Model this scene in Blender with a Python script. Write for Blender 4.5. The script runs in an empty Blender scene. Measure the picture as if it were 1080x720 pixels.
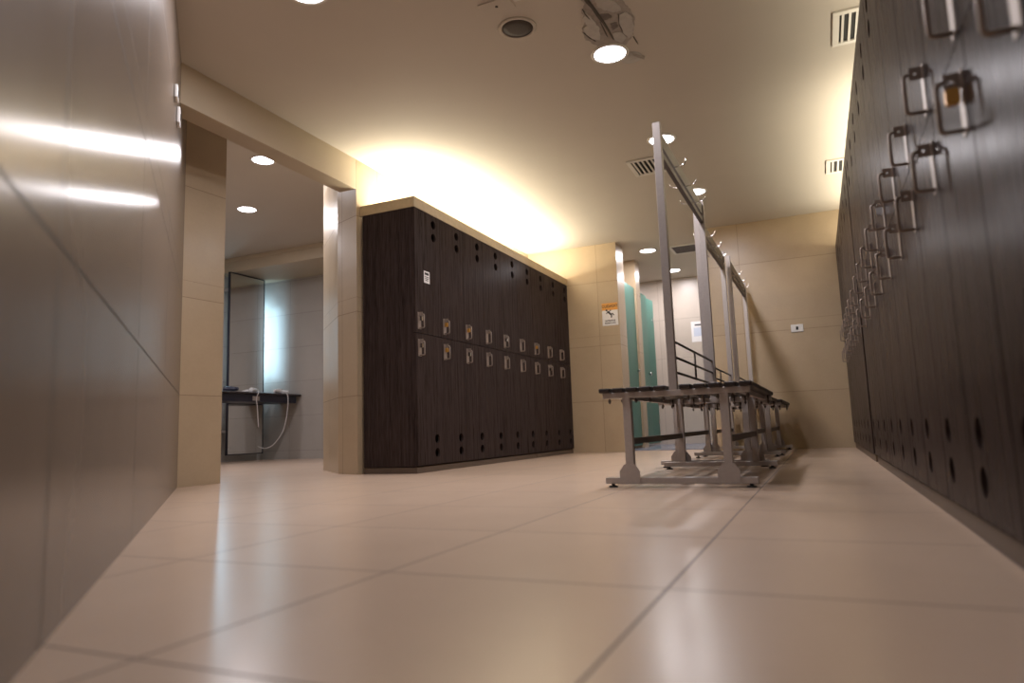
import bpy, bmesh, math, random
from mathutils import Vector, Matrix

random.seed(7)
S = bpy.context.scene
C = S.collection
PI = math.pi

# ------------------------------------------------------------------ measurements (metres)
CAM_H = 0.293
ZC = 2.53            # ceiling of the changing room
ZL = 2.85            # ceiling of the vanity room on the left
Y_END = 8.0          # end wall
LLX, LLY0, PITCH = -2.79, 4.462, 0.3925      # left locker bank
RLX, RLY, RLS = 0.31, 1.7, 0.008             # right locker bank, a hair off parallel
LOCK_H = 2.06


def rlx(y):
    return RLX - (y - RLY) * RLS


# ------------------------------------------------------------------ materials
def new_mat(name):
    m = bpy.data.materials.new(name)
    m.use_nodes = True
    nt = m.node_tree
    b = nt.nodes['Principled BSDF']
    return m, nt, b


def N(nt, typ, **kw):
    n = nt.nodes.new(typ)
    for k, v in kw.items():
        setattr(n, k, v)
    return n


def mth(nt, op, a, b=None, c=None):
    n = N(nt, 'ShaderNodeMath', operation=op)
    for i, v in enumerate((a, b, c)):
        if v is None:
            continue
        if isinstance(v, (int, float)):
            n.inputs[i].default_value = v
        else:
            nt.links.new(v, n.inputs[i])
    return n.outputs[0]


def mixc(nt, fac, a, b):
    n = N(nt, 'ShaderNodeMix', data_type='RGBA')
    for i, v in ((0, fac), (6, a), (7, b)):
        if isinstance(v, (int, float)):
            n.inputs[i].default_value = v
        elif isinstance(v, tuple):
            n.inputs[i].default_value = (*v, 1) if len(v) == 3 else v
        else:
            nt.links.new(v, n.inputs[i])
    return n.outputs[2]


def ramp(nt, fac, lo, hi, a=0.0, b=1.0):
    n = N(nt, 'ShaderNodeMapRange')
    n.inputs[1].default_value = lo
    n.inputs[2].default_value = hi
    n.inputs[3].default_value = a
    n.inputs[4].default_value = b
    nt.links.new(fac, n.inputs[0])
    return n.outputs[0]


def noise(nt, vec, scale, detail=4.0, rough=0.55, sc=None):
    if sc:
        mp = N(nt, 'ShaderNodeMapping')
        mp.inputs['Scale'].default_value = sc
        nt.links.new(vec, mp.inputs[0])
        vec = mp.outputs[0]
    n = N(nt, 'ShaderNodeTexNoise')
    n.inputs['Scale'].default_value = scale
    n.inputs['Detail'].default_value = detail
    n.inputs['Roughness'].default_value = rough
    nt.links.new(vec, n.inputs['Vector'])
    return n.outputs[0]


def plain(name, col, rough=0.5, metal=0.0, spec=0.5, var=0.08, scale=30.0, bump=0.0):
    """A plain material with slight procedural mottling."""
    m, nt, b = new_mat(name)
    tc = N(nt, 'ShaderNodeTexCoord').outputs['Object']
    f = noise(nt, tc, scale, 3)
    d = tuple(max(0, c * (1 - var)) for c in col)
    h = tuple(min(1, c * (1 + var)) for c in col)
    nt.links.new(mixc(nt, f, d, h), b.inputs['Base Color'])
    b.inputs['Roughness'].default_value = rough
    b.inputs['Metallic'].default_value = metal
    b.inputs['Specular IOR Level'].default_value = spec
    if bump:
        bn = N(nt, 'ShaderNodeBump')
        bn.inputs['Strength'].default_value = bump
        bn.inputs['Distance'].default_value = 0.002
        nt.links.new(f, bn.inputs['Height'])
        nt.links.new(bn.outputs[0], b.inputs['Normal'])
    return m


def emit(name, col, s):
    m, nt, b = new_mat(name)
    b.inputs['Base Color'].default_value = (0.9, 0.9, 0.9, 1)
    b.inputs['Emission Color'].default_value = (*col, 1)
    b.inputs['Emission Strength'].default_value = s
    return m


def tile_mat(name, col, joint, su, sv, ou, ov, w, coords, rough=0.3, var=0.06, streak=False, aniso=0.0, bumpy=0.06, rvar=0.15, band=0.0):
    """Stone tile in metres: coords 'UV' for walls (u along, v up) or 'Object' for the floor."""
    m, nt, b = new_mat(name)
    tc = N(nt, 'ShaderNodeTexCoord').outputs[coords]
    sp = N(nt, 'ShaderNodeSeparateXYZ')
    nt.links.new(tc, sp.inputs[0])

    def line(x, s, o):
        t = mth(nt, 'DIVIDE', mth(nt, 'SUBTRACT', x, o), s)
        fr = mth(nt, 'ABSOLUTE', mth(nt, 'SUBTRACT', mth(nt, 'FRACT', t), 0.5))
        return mth(nt, 'GREATER_THAN', fr, 0.5 - w / (2 * s)), mth(nt, 'FLOOR', t)
    lu, iu = line(sp.outputs[0], su, ou)
    vv = sp.outputs[1]
    if band:                              # a narrow border course between z = band and band + 0.115
        vv = mth(nt, 'SUBTRACT', vv, mth(nt, 'MULTIPLY', mth(nt, 'GREATER_THAN', vv, band + 0.115), 0.115))
    lv, iv = line(vv, sv, ov)
    ln = mth(nt, 'MAXIMUM', lu, lv)
    cb = N(nt, 'ShaderNodeCombineXYZ')
    nt.links.new(iu, cb.inputs[0])
    nt.links.new(iv, cb.inputs[1])
    wn = N(nt, 'ShaderNodeTexWhiteNoise')
    nt.links.new(cb.outputs[0], wn.inputs['Vector'])
    n1 = noise(nt, tc, 3.5, 5, 0.6, (1.0, 0.45, 1.0) if streak else None)
    n2 = noise(nt, tc, 45, 3, 0.6, (1.0, 0.25, 1.0) if streak else None)
    f = mth(nt, 'ADD', mth(nt, 'MULTIPLY', n1, 0.55), mth(nt, 'MULTIPLY', n2, 0.25))
    f = mth(nt, 'ADD', f, mth(nt, 'MULTIPLY', wn.outputs[0], 0.2))
    lo = tuple(c * (1 - var * 1.6) for c in col)
    hi = tuple(min(1, c * (1 + var * 1.6)) for c in col)
    base = mixc(nt, ramp(nt, f, 0.25, 0.75), lo, hi)
    nt.links.new(mixc(nt, ln, base, joint), b.inputs['Base Color'])
    r = mth(nt, 'ADD', ramp(nt, n1, 0.3, 0.7, rough * (1 - rvar), rough * (1 + rvar)), mth(nt, 'MULTIPLY', ln, 0.4))
    nt.links.new(r, b.inputs['Roughness'])
    bn = N(nt, 'ShaderNodeBump')
    bn.inputs['Strength'].default_value = bumpy
    bn.inputs['Distance'].default_value = 0.004
    h = mth(nt, 'SUBTRACT', mth(nt, 'MULTIPLY', n2, 0.03), mth(nt, 'MULTIPLY', ln, 1.0))
    nt.links.new(h, bn.inputs['Height'])
    nt.links.new(bn.outputs[0], b.inputs['Normal'])
    if aniso:
        b.inputs['Anisotropic'].default_value = aniso
        tg = N(nt, 'ShaderNodeTangent', direction_type='UV_MAP')
        nt.links.new(tg.outputs[0], b.inputs['Tangent'])
        b.inputs['Anisotropic Rotation'].default_value = 0.0
    return m


def wood_mat(name, dark, light, rough, grain=(60, 60, 1.6), spec=0.5):
    m, nt, b = new_mat(name)
    tc = N(nt, 'ShaderNodeTexCoord').outputs['Object']
    oi = N(nt, 'ShaderNodeObjectInfo')
    va = N(nt, 'ShaderNodeVectorMath', operation='ADD')
    sc = N(nt, 'ShaderNodeVectorMath', operation='SCALE')
    sc.inputs[0].default_value = (3.1, 7.3, 5.7)
    nt.links.new(oi.outputs['Random'], sc.inputs['Scale'])
    nt.links.new(tc, va.inputs[0])
    nt.links.new(sc.outputs[0], va.inputs[1])
    v = va.outputs[0]
    g = noise(nt, v, 1.0, 5, 0.65, grain)
    g2 = noise(nt, v, 1.0, 3, 0.5, tuple(x * 4 for x in grain))
    f = mth(nt, 'ADD', mth(nt, 'MULTIPLY', g, 0.65), mth(nt, 'MULTIPLY', g2, 0.35))
    nt.links.new(mixc(nt, ramp(nt, f, 0.32, 0.68), dark, light), b.inputs['Base Color'])
    nt.links.new(ramp(nt, g, 0.3, 0.7, rough * 0.9, rough * 1.12), b.inputs['Roughness'])
    b.inputs['Specular IOR Level'].default_value = spec
    bn = N(nt, 'ShaderNodeBump')
    bn.inputs['Strength'].default_value = 0.08
    bn.inputs['Distance'].default_value = 0.001
    nt.links.new(f, bn.inputs['Height'])
    nt.links.new(bn.outputs[0], b.inputs['Normal'])
    return m


M = {}
M['floor'] = tile_mat('floor_tile', (0.60, 0.455, 0.345), (0.10, 0.065, 0.048), 0.605, 0.60, -0.285, 0.69, 0.0055, 'Object', rough=0.25, var=0.018, bumpy=0.05, rvar=0.03)
M['wall'] = tile_mat('wall_tile', (0.42, 0.325, 0.215), (0.22, 0.16, 0.105), 1.2, 0.668, 0.35, -0.061, 0.004, 'UV', rough=0.34, var=0.06, band=1.275)
M['wall_gloss_dim'] = tile_mat('polished_wall_tile_dim', (0.20, 0.157, 0.125), (0.035, 0.028, 0.02), 1.2, 0.668, 0.05, -0.061, 0.0065, 'UV', rough=0.25, var=0.05, streak=True, aniso=0.62, bumpy=0.0, rvar=0.05, band=1.275)  # same tile as the other walls, base darkened to carry the dimmer light
M['wall_grey'] = tile_mat('grey_wall_tile', (0.40, 0.37, 0.34), (0.24, 0.21, 0.19), 0.6, 0.5, 0.1, 0.12, 0.004, 'UV', rough=0.35, var=0.05)
M['wall_white'] = tile_mat('cream_wall_tile', (0.52, 0.45, 0.38), (0.30, 0.25, 0.2), 1.2, 0.6, 0.2, 0.1, 0.004, 'UV', rough=0.35, var=0.04)
M['trim'] = plain('stone_trim', (0.46, 0.36, 0.22), 0.45, var=0.2, scale=18)
M['plinth'] = plain('plinth_stone', (0.10, 0.07, 0.05), 0.5, var=0.15)
M['paint'] = plain('ceiling_paint', (0.52, 0.47, 0.405), 0.75, var=0.03, scale=3, spec=0.2)
M['beam'] = plain('beam_paint', (0.48, 0.40, 0.29), 0.6, var=0.04, scale=5)
M['wfloor'] = plain('shower_floor', (0.22, 0.24, 0.30), 0.25, var=0.1, scale=12)
M['laminate'] = wood_mat('dark_laminate', (0.020, 0.0135, 0.012), (0.060, 0.044, 0.040), 0.28, (60, 60, 2.2), 0.012)
M['slat'] = wood_mat('dark_slat_wood', (0.006, 0.003, 0.002), (0.022, 0.009, 0.006), 0.5, (70, 3, 70))
M['inside'] = plain('locker_inside', (0.012, 0.01, 0.009), 0.9, spec=0.1)
M['steel'] = plain('brushed_steel', (0.40, 0.36, 0.34), 0.42, 0.4, var=0.1, scale=60)
M['steel_dark'] = plain('dark_steel', (0.13, 0.11, 0.10), 0.45, 0.8, var=0.1)
M['steel_mid'] = plain('grey_steel', (0.20, 0.185, 0.175), 0.42, 0.5, var=0.1)
M['nickel'] = plain('satin_nickel', (0.27, 0.215, 0.18), 0.42, 0.3, var=0.06, scale=80)
M['chrome'] = plain('chrome', (0.75, 0.74, 0.73), 0.15, 1.0, var=0.03)
M['brass'] = plain('brass', (0.66, 0.35, 0.08), 0.35, 0.6, var=0.08)
M['rubber'] = plain('black_rubber', (0.012, 0.011, 0.010), 0.7)
M['white_plastic'] = plain('white_plastic', (0.72, 0.71, 0.70), 0.4, var=0.03)
M['white_paint'] = plain('white_enamel', (0.62, 0.58, 0.52), 0.45, var=0.04)
M['grille'] = plain('speaker_grille', (0.065, 0.048, 0.036), 0.7, var=0.2, scale=200)
M['dark'] = plain('duct_black', (0.012, 0.010, 0.009), 0.8)
M['plaster'] = plain('bare_plaster', (0.33, 0.295, 0.26), 0.9, var=0.3, scale=28, bump=0.6)
M['plaster_dark'] = plain('plaster_hollow', (0.15, 0.125, 0.11), 0.9, var=0.3, scale=30, bump=0.6)
M['plaster_pale'] = plain('pale_filler', (0.44, 0.41, 0.375), 0.9, var=0.2, scale=25, bump=0.4)
M['crack'] = plain('crack_shadow', (0.075, 0.06, 0.048), 0.95, var=0.3)
M['paper'] = plain('paper', (0.78, 0.76, 0.75), 0.7, var=0.02)
M['paper_blue'] = plain('printed_blue', (0.55, 0.60, 0.70), 0.7, var=0.05)
M['ink'] = plain('black_ink', (0.02, 0.018, 0.018), 0.6)
M['orange'] = plain('sign_orange', (0.72, 0.33, 0.06), 0.5, var=0.1)
M['counter'] = plain('counter_dark', (0.035, 0.028, 0.032), 0.28, var=0.2, scale=70)
M['apron'] = plain('counter_apron', (0.014, 0.015, 0.03), 0.35)
M['white_cord'] = plain('white_cable', (0.62, 0.60, 0.60), 0.5)
M['navy'] = plain('navy_plastic', (0.015, 0.017, 0.04), 0.35)
M['back_panel'] = plain('mirror_back', (0.5, 0.5, 0.5), 0.6)


def mirror_mat():
    m, nt, b = new_mat('mirror_silver')
    b.inputs['Base Color'].default_value = (0.80, 0.82, 0.82, 1)
    b.inputs['Metallic'].default_value = 1.0
    b.inputs['Roughness'].default_value = 0.02
    return m


M['mirror'] = mirror_mat()


def glass_mat():
    m, nt, b = new_mat('green_frosted_glass')
    tc = N(nt, 'ShaderNodeTexCoord').outputs['Object']
    f = noise(nt, tc, 40, 2)
    nt.links.new(mixc(nt, f, (0.11, 0.29, 0.23), (0.15, 0.34, 0.28)), b.inputs['Base Color'])
    b.inputs['Roughness'].default_value = 0.35
    b.inputs['Transmission Weight'].default_value = 0.45
    b.inputs['IOR'].default_value = 1.2
    return m


M['glass'] = glass_mat()
M['lamp_white'] = emit('lamp_diffuser', (1.0, 0.97, 1.0), 14.0)


# ------------------------------------------------------------------ mesh helpers
def box(bm, x0, x1, y0, y1, z0, z1):
    vs = [bm.verts.new((x, y, z)) for x in (x0, x1) for y in (y0, y1) for z in (z0, z1)]
    for f in ((0, 1, 3, 2), (4, 6, 7, 5), (0, 4, 5, 1), (2, 3, 7, 6), (0, 2, 6, 4), (1, 5, 7, 3)):
        bm.faces.new([vs[i] for i in f])
    return bm


def prism(bm, poly, a, b, fn):
    """Extrude a 2-D polygon between a and b; fn(u, v, w) gives the point."""
    lo = [bm.verts.new(fn(u, v, a)) for u, v in poly]
    hi = [bm.verts.new(fn(u, v, b)) for u, v in poly]
    n = len(poly)
    bm.faces.new(lo[::-1])
    bm.faces.new(hi)
    for i in range(n):
        j = (i + 1) % n
        bm.faces.new((lo[i], lo[j], hi[j], hi[i]))
    return bm


XYZ = lambda u, v, w: (u, v, w)
XZ = lambda u, v, w: (u, w, v)     # polygon in X-Z, extruded along Y
YZ = lambda u, v, w: (w, u, v)     # polygon in Y-Z, extruded along X


def circle(r, n=24, cx=0.0, cy=0.0):
    return [(cx + r * math.cos(2 * PI * i / n), cy + r * math.sin(2 * PI * i / n)) for i in range(n)]


def tube(bm, pts, r, seg=8, smooth=True):
    pts = [Vector(p) for p in pts]
    rings = []
    prev = None
    rs = r if isinstance(r, (list, tuple)) else [r] * len(pts)
    for i, p in enumerate(pts):
        if i == 0:
            t = pts[1] - p
        elif i == len(pts) - 1:
            t = p - pts[i - 1]
        else:
            t = (pts[i + 1] - p).normalized() + (p - pts[i - 1]).normalized()
        t.normalize()
        if prev is None:
            a = Vector((0, 0, 1)) if abs(t.z) < 0.9 else Vector((1, 0, 0))
            nrm = t.cross(a).normalized()
        else:
            nrm = (prev - t * prev.dot(t)).normalized()
        prev = nrm
        bn = t.cross(nrm)
        rings.append([bm.verts.new(p + (nrm * math.cos(2 * PI * k / seg) + bn * math.sin(2 * PI * k / seg)) * rs[i]) for k in range(seg)])
    for a, b in zip(rings, rings[1:]):
        for k in range(seg):
            f = bm.faces.new((a[k], a[(k + 1) % seg], b[(k + 1) % seg], b[k]))
            f.smooth = smooth
    bm.faces.new(rings[0][::-1])
    bm.faces.new(rings[-1])
    return bm


def lathe(bm, prof, n=28, fn=XYZ):
    """prof: list of (radius, height); closed at zero radii."""
    rings = []
    for r, z in prof:
        if r < 1e-6:
            rings.append([bm.verts.new(fn(0, 0, z))])
        else:
            rings.append([bm.verts.new(fn(r * math.cos(2 * PI * k / n), r * math.sin(2 * PI * k / n), z)) for k in range(n)])
    for a, b in zip(rings, rings[1:]):
        for k in range(n):
            k2 = (k + 1) % n
            if len(a) == 1 and len(b) == 1:
                continue
            if len(a) == 1:
                f = bm.faces.new((a[0], b[k2], b[k]))
            elif len(b) == 1:
                f = bm.faces.new((a[k], a[k2], b[0]))
            else:
                f = bm.faces.new((a[k], a[k2], b[k2], b[k]))
            f.smooth = True
    return bm


def holed_panel(bm, outer, holes, a, b, fn):
    """Flat panel with real through-holes, thickness a..b along fn's third axis."""
    def loop(pts, w):
        vs = [bm.verts.new(fn(u, v, w)) for u, v in pts]
        return vs, [bm.edges.new((vs[i], vs[(i + 1) % len(vs)])) for i in range(len(vs))]
    loops = {}
    for w in (a, b):
        es, ls = [], []
        for pts in [outer] + holes:
            vs, e = loop(pts, w)
            es += e
            ls.append(vs)
        bmesh.ops.triangle_fill(bm, use_beauty=True, use_dissolve=False, edges=es)
        loops[w] = ls
    for la, lb in zip(loops[a], loops[b]):
        n = len(la)
        for i in range(n):
            j = (i + 1) % n
            bm.faces.new((la[i], la[j], lb[j], lb[i]))
    return bm


def mesh(bm, name, mat):
    bmesh.ops.recalc_face_normals(bm, faces=bm.faces)
    me = bpy.data.meshes.new(name)
    bm.to_mesh(me)
    bm.free()
    me.materials.append(mat)
    return me


def obj(name, data, mat=None, parent=None, loc=None, rot=None, bevel=0.0, label=None):
    if isinstance(data, bmesh.types.BMesh):
        data = mesh(data, name, mat)
    o = bpy.data.objects.new(name, data)
    C.objects.link(o)
    if parent:
        o.parent = parent
    if loc:
        o.location = loc
    if rot:
        o.rotation_euler = rot
    if bevel:
        md = o.modifiers.new('bevel', 'BEVEL')
        md.width = bevel
        md.segments = 2
        md.limit_method = 'ANGLE'
    if label:
        o['label'] = label
    return o


def thing(name, label, cat, loc=(0, 0, 0), rot=(0, 0, 0), group=None):
    o = bpy.data.objects.new(name, None)
    C.objects.link(o)
    o.empty_display_size = 0.1
    o.location = loc
    o.rotation_euler = rot
    return tag(o, label, cat, group)


def tag(o, label, cat, group=None):
    o['label'] = label
    o['category'] = cat
    if group:
        o['group'] = group
    return o


def struct(name, bm, mat, bevel=0.0, label=None, cat=None):
    o = obj(name, bm, mat, bevel=bevel)
    o['kind'] = 'structure'
    if label:
        o['label'] = label
    if cat:
        o['category'] = cat
    return o


def wall(name, p0, p1, z0, z1, th, mat, label, cat='wall', u0=0.0, back=None):
    """Wall whose visible face runs p0 -> p1 with the room on its right-hand side; UVs in metres."""
    p0, p1 = Vector((*p0, 0)), Vector((*p1, 0))
    d = (p1 - p0).normalized()
    n = Vector((-d.y, d.x, 0))           # away from the room
    L = (p1 - p0).length
    bm = bmesh.new()
    pts = [p0, p1, p1 + n * th, p0 + n * th]
    lo = [bm.verts.new((p.x, p.y, z0)) for p in pts]
    hi = [bm.verts.new((p.x, p.y, z1)) for p in pts]
    bm.faces.new(lo[::-1]); bm.faces.new(hi)
    for i in range(4):
        j = (i + 1) % 4
        bm.faces.new((lo[i], lo[j], hi[j], hi[i]))
    uv_box(bm, u0)
    return struct(name, bm, mat, label=label, cat=cat)


def uv_box(bm, u0=0.0):
    """Metre UVs: u runs horizontally along each face, v is height."""
    bmesh.ops.recalc_face_normals(bm, faces=bm.faces)
    uv = bm.loops.layers.uv.new('UVMap')
    bm.normal_update()
    for f in bm.faces:
        nz = f.normal
        if abs(nz.z) > 0.7:
            for l in f.loops:
                l[uv].uv = (l.vert.co.x + u0, l.vert.co.y)
        else:
            t = Vector((-nz.y, nz.x, 0)).normalized()
            for l in f.loops:
                l[uv].uv = (l.vert.co.dot(t) + u0, l.vert.co.z)


def uvprism(name, poly, z0, z1, mat, label, cat='wall', u0=0.0):
    bm = bmesh.new()
    prism(bm, poly, z0, z1, XYZ)
    uv_box(bm, u0)
    return struct(name, bm, mat, label=label, cat=cat)


# ------------------------------------------------------------------ the room
struct('floor', box(bmesh.new(), -8.0, 1.2, -2.7, 8.35, -0.1, 0.0), M['floor'], label='polished beige floor tiles with dark joints', cat='floor')
struct('floor_shower', box(bmesh.new(), -3.4, -0.9, 8.35, 10.7, -0.1, 0.012), M['wfloor'], label='blue grey shower room floor beyond the opening', cat='floor')
struct('ceiling', box(bmesh.new(), -3.47, 1.2, -2.7, 10.8, ZC, ZC + 0.12), M['paint'], label='cream painted ceiling over the locker aisle', cat='ceiling')
struct('ceiling_left', box(bmesh.new(), -8.0, -3.47, 2.9, 8.1, ZL, ZL + 0.12), M['paint'], label='pale ceiling of the vanity room at left', cat='ceiling')

DW0, DW1 = Vector((-0.60, 0.236)), Vector((-3.905, 3.285))    # diagonal tiled wall, left foreground
wall('wall_left', (DW0.x, DW0.y), (DW1.x, DW1.y), 0, ZC + 0.05, 0.15, M['wall_gloss_dim'], 'polished tiled wall beside the camera at left with light streaks')
# UV origin of that wall: distance along it
wall('wall_behind', (-0.60, -2.6), (-0.60, 0.236), 0, ZC + 0.02, 0.15, M['wall'], 'tiled wall behind the camera')
wall('wall_back', (1.0, -2.6), (-0.60, -2.6), 0, ZC + 0.02, 0.1, M['wall'], 'tiled end wall behind the camera')
wall('wall_right', (0.95, 8.0), (0.95, -2.6), 0, ZC + 0.02, 0.15, M['wall'], 'beige tiled wall behind the right lockers')

uvprism('wall_pillar', [(-3.905, 3.285), (-3.882, 3.62), (-4.16, 3.62), (-4.16, 3.285)], 0, ZL, M['wall'], 'beige tiled pillar at the left of the vanity room opening', u0=0.3)
uvprism('wall_column', [(-3.302, 4.41), (-3.571, 4.515), (-4.161, 5.05), (-4.161, 8.0), (-3.302, 8.0)], 0, ZC + 0.03, M['wall'], 'tiled column and wall the left lockers stand against', u0=0.45)
uvprism('wall_column_upper', [(-3.48, 4.48), (-3.571, 4.515), (-4.161, 5.05), (-4.161, 8.0), (-3.48, 8.0)], ZC + 0.03, ZL + 0.02, M['beam'], 'upper part of the wall over the vanity room')
bm = box(bmesh.new(), -3.465, -3.302, 2.68, 4.41, 2.277, ZL + 0.02)
struct('wall_beam', bm, M['beam'], bevel=0.004, label='painted beam over the opening to the vanity room', cat='beam')

# end wall, left and right of the shower opening
wall('wall_end_left', (-3.302, Y_END), (-2.145, Y_END), 0, ZC + 0.02, 0.32, M['wall'], 'beige end wall left of the shower opening', u0=0.35)
wall('wall_end_right', (-1.13, Y_END), (0.95, Y_END), 0, ZC + 0.02, 0.32, M['wall'], 'beige end wall right of the shower opening', u0=-0.12)
wall('wall_shower_back', (-3.4, 10.55), (-0.9, 10.55), 0, ZC + 0.02, 0.15, M['wall_white'], 'cream tiled back wall of the shower room')
wall('wall_shower_right', (-1.13, 10.55), (-1.13, 8.32), 0, ZC + 0.02, 0.15, M['wall_white'], 'tiled side wall of the shower room')
wall('wall_shower_left', (-3.35, 8.32), (-3.35, 10.55), 0, ZC + 0.02, 0.12, M['wall_white'], 'tiled wall inside the shower stalls')
uvprism('wall_shower_pier', [(-3.35, 9.03), (-2.17, 9.03), (-2.17, 9.25), (-3.35, 9.25)], 0, ZC, M['wall'], 'tiled pier between the green shower doors')

# vanity room
wall('wall_vanity_back', (-7.75, 7.87), (-4.16, 7.87), 0, ZL + 0.02, 0.15, M['wall_grey'], 'grey tiled back wall of the vanity room')
wall('wall_vanity_left', (-7.72, 3.0), (-7.72, 7.87), 0, ZL + 0.02, 0.15, M['wall_grey'], 'grey tiled wall behind the tall mirror')
wall('wall_vanity_front', (-4.16, 3.3), (-7.72, 3.3), 0, ZL + 0.02, 0.15, M['wall_grey'], 'grey tiled front wall of the vanity room')
bm = box(bmesh.new(), -7.72, -4.165, 7.09, 7.87, 2.65, ZL + 0.01)
struct('wall_bulkhead', bm, M['beam'], label='painted bulkhead over the vanity mirror', cat='bulkhead')
bm = box(bmesh.new(), -7.72, -4.165, 7.072, 7.09, 2.80, ZL)
struct('trim_3', bm, M['beam'], bevel=0.004, label='slim cornice along the bulkhead', cat='trim')

# ------------------------------------------------------------------ lockers
HOLE = 0.036
DW = PITCH - 0.0035
DEPTH = 0.49
Z_MID = 1.065


def locker_meshes(s):
    """s=+1 faces +X, s=-1 faces -X; near edge at y=0."""
    def bx(bm, x0, x1, *r):
        a, b = sorted((x0 * s, x1 * s))
        return box(bm, a, b, *r)
    d = {}
    zm = Z_MID if s > 0 else 1.05
    dz = 0.0 if s > 0 else -0.03
    bm = bmesh.new()
    t = 0.012
    w = PITCH - 0.0015
    bx(bm, -DEPTH, -0.019, 0.0, t, 0.05, LOCK_H)
    bx(bm, -DEPTH, -0.019, w - t, w, 0.05, LOCK_H)
    bx(bm, -DEPTH, -DEPTH + 0.006, t, w - t, 0.05, LOCK_H)
    for z in (0.05, zm - 0.007, LOCK_H - 0.016):
        bx(bm, -DEPTH + 0.006, -0.021, t, w - t, z, z + 0.016)
    d['body'] = mesh(bm, 'locker_body', M['laminate'])
    fn = lambda u, v, w_: (w_ * s, u, v)
    for k, (z0, z1, hz) in {'up': (zm + 0.0022, LOCK_H, (1.876, 1.984)), 'lo': (0.058, zm - 0.0022, (0.144, 0.252))}.items():
        bm = bmesh.new()
        holed_panel(bm, [(0.0, z0), (DW, z0), (DW, z1), (0.0, z1)],
                    [circle(HOLE, 20, 0.289, h) for h in hz], -0.018, 0.0, fn)
        d['door_' + k] = mesh(bm, 'locker_door', M['laminate'])
    for k, zb in (('up', 1.095 + dz), ('lo', 0.885 + dz)):
        zt = zb + 0.132
        # back plate plus the projecting hasp tab with its padlock eye
        bm = bmesh.new()
        bx(bm, 0.0, 0.0025, 0.026, 0.072, zb, zt)
        fx = lambda u, v, w_: (u * s, w_, v)
        holed_panel(bm, [(0.002, zt - 0.034), (0.032, zt - 0.034), (0.032, zt), (0.002, zt)],
                    [circle(0.0045, 10, 0.018, zt - 0.018)], 0.046, 0.0495, fx)
        d['plate_' + k] = mesh(bm, 'lock_plate', M['nickel'])
        bm = bmesh.new()
        y = 0.048
        out = 0.045
        path = [(0.028, zt - 0.018), (0.036, zt - 0.018), (0.0425, zt - 0.021), (out, zt - 0.028),
                (out, zb + 0.018), (0.0425, zb + 0.011), (0.036, zb + 0.008), (0.001, zb + 0.008)]
        tube(bm, [(px * s, y, pz) for px, pz in path], 0.0052, 8)
        d['handle_' + k] = mesh(bm, 'locker_handle', M['nickel'])
    return d


LM = {1: locker_meshes(1), -1: locker_meshes(-1)}


def make_locker(s, x, y, rz, label, group):
    t = thing('locker', label, 'locker', (x, y, 0), (0, 0, rz), group)
    m = LM[s]
    obj('body', m['body'], parent=t)
    doors = []
    for k in ('up', 'lo'):
        d = obj('door', m['door_' + k], parent=t)
        obj('handle', m['handle_' + k], parent=d, label='metal pull handle')
        obj('lock_plate', m['plate_' + k], parent=d, label='metal plate with padlock eye')
        doors.append(d)
    return t, doors


ORD = ['first', 'second', 'third', 'fourth', 'fifth', 'sixth', 'seventh', 'eighth', 'ninth', 'tenth']
LEFT_NOTE = {
    0: 'with a white sticker on its upper door, nearest the tiled column',
    1: 'with a brass padlock on its upper door, second from the tiled column',
    2: 'with a bright brass padlock above the seam, third from the tiled column',
    3: 'without padlocks, fourth from the tiled column',
    4: 'with a silver padlock on its upper door, fifth from the tiled column',
    5: 'without padlocks, sixth from the tiled column',
    6: 'with a brass padlock on its upper door, seventh from the tiled column',
    7: 'eighth from the tiled column, one before the end wall locker',
    8: 'farthest of the left bank, against the end wall',
}
left_doors = []
for i in range(9):
    t, ds = make_locker(1, LLX, LLY0 + i * PITCH, 0, 'dark two-door locker ' + LEFT_NOTE[i], 'left locker bank')
    left_doors.append(ds)
# sticker on the first upper door
d0 = left_doors[0][0]
st = obj('sticker', box(bmesh.new(), 0.0, 0.0012, 0.128, 0.214, 1.478, 1.574), M['paper'], d0, label='small white sticker with dark print')
bm = bmesh.new()
box(bm, 0.0012, 0.0018, 0.140, 0.200, 1.543, 1.562)
for k in range(3):
    box(bm, 0.0012, 0.0018, 0.140 + 0.004 * k, 0.204 - 0.008 * k, 1.524 - 0.014 * k, 1.530 - 0.014 * k)
pr = obj('sticker_print', bm, M['ink'], d0, label='dark printed lines on the sticker')

# stone trim above and plinth below the left bank
bm = bmesh.new()
box(bm, LLX - 0.022, LLX + 0.004, LLY0 - 0.006, 7.995, LOCK_H + 0.001, LOCK_H + 0.085)
box(bm, -3.300, LLX - 0.022, LLY0 - 0.006, LLY0 + 0.018, LOCK_H + 0.001, LOCK_H + 0.085)
struct('trim_1', bm, M['trim'], bevel=0.002, label='tan stone fascia along the top of the left lockers', cat='trim')
bm = bmesh.new()
box(bm, -3.285, LLX - 0.012, LLY0 + 0.005, 6.815, 0.0, 0.046)
box(bm, -3.285, LLX - 0.012, 6.83, 7.99, 0.0, 0.046)
struct('trim_2', bm, M['plinth'], bevel=0.002, label='low plinth under the left lockers', cat='trim')

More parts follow.
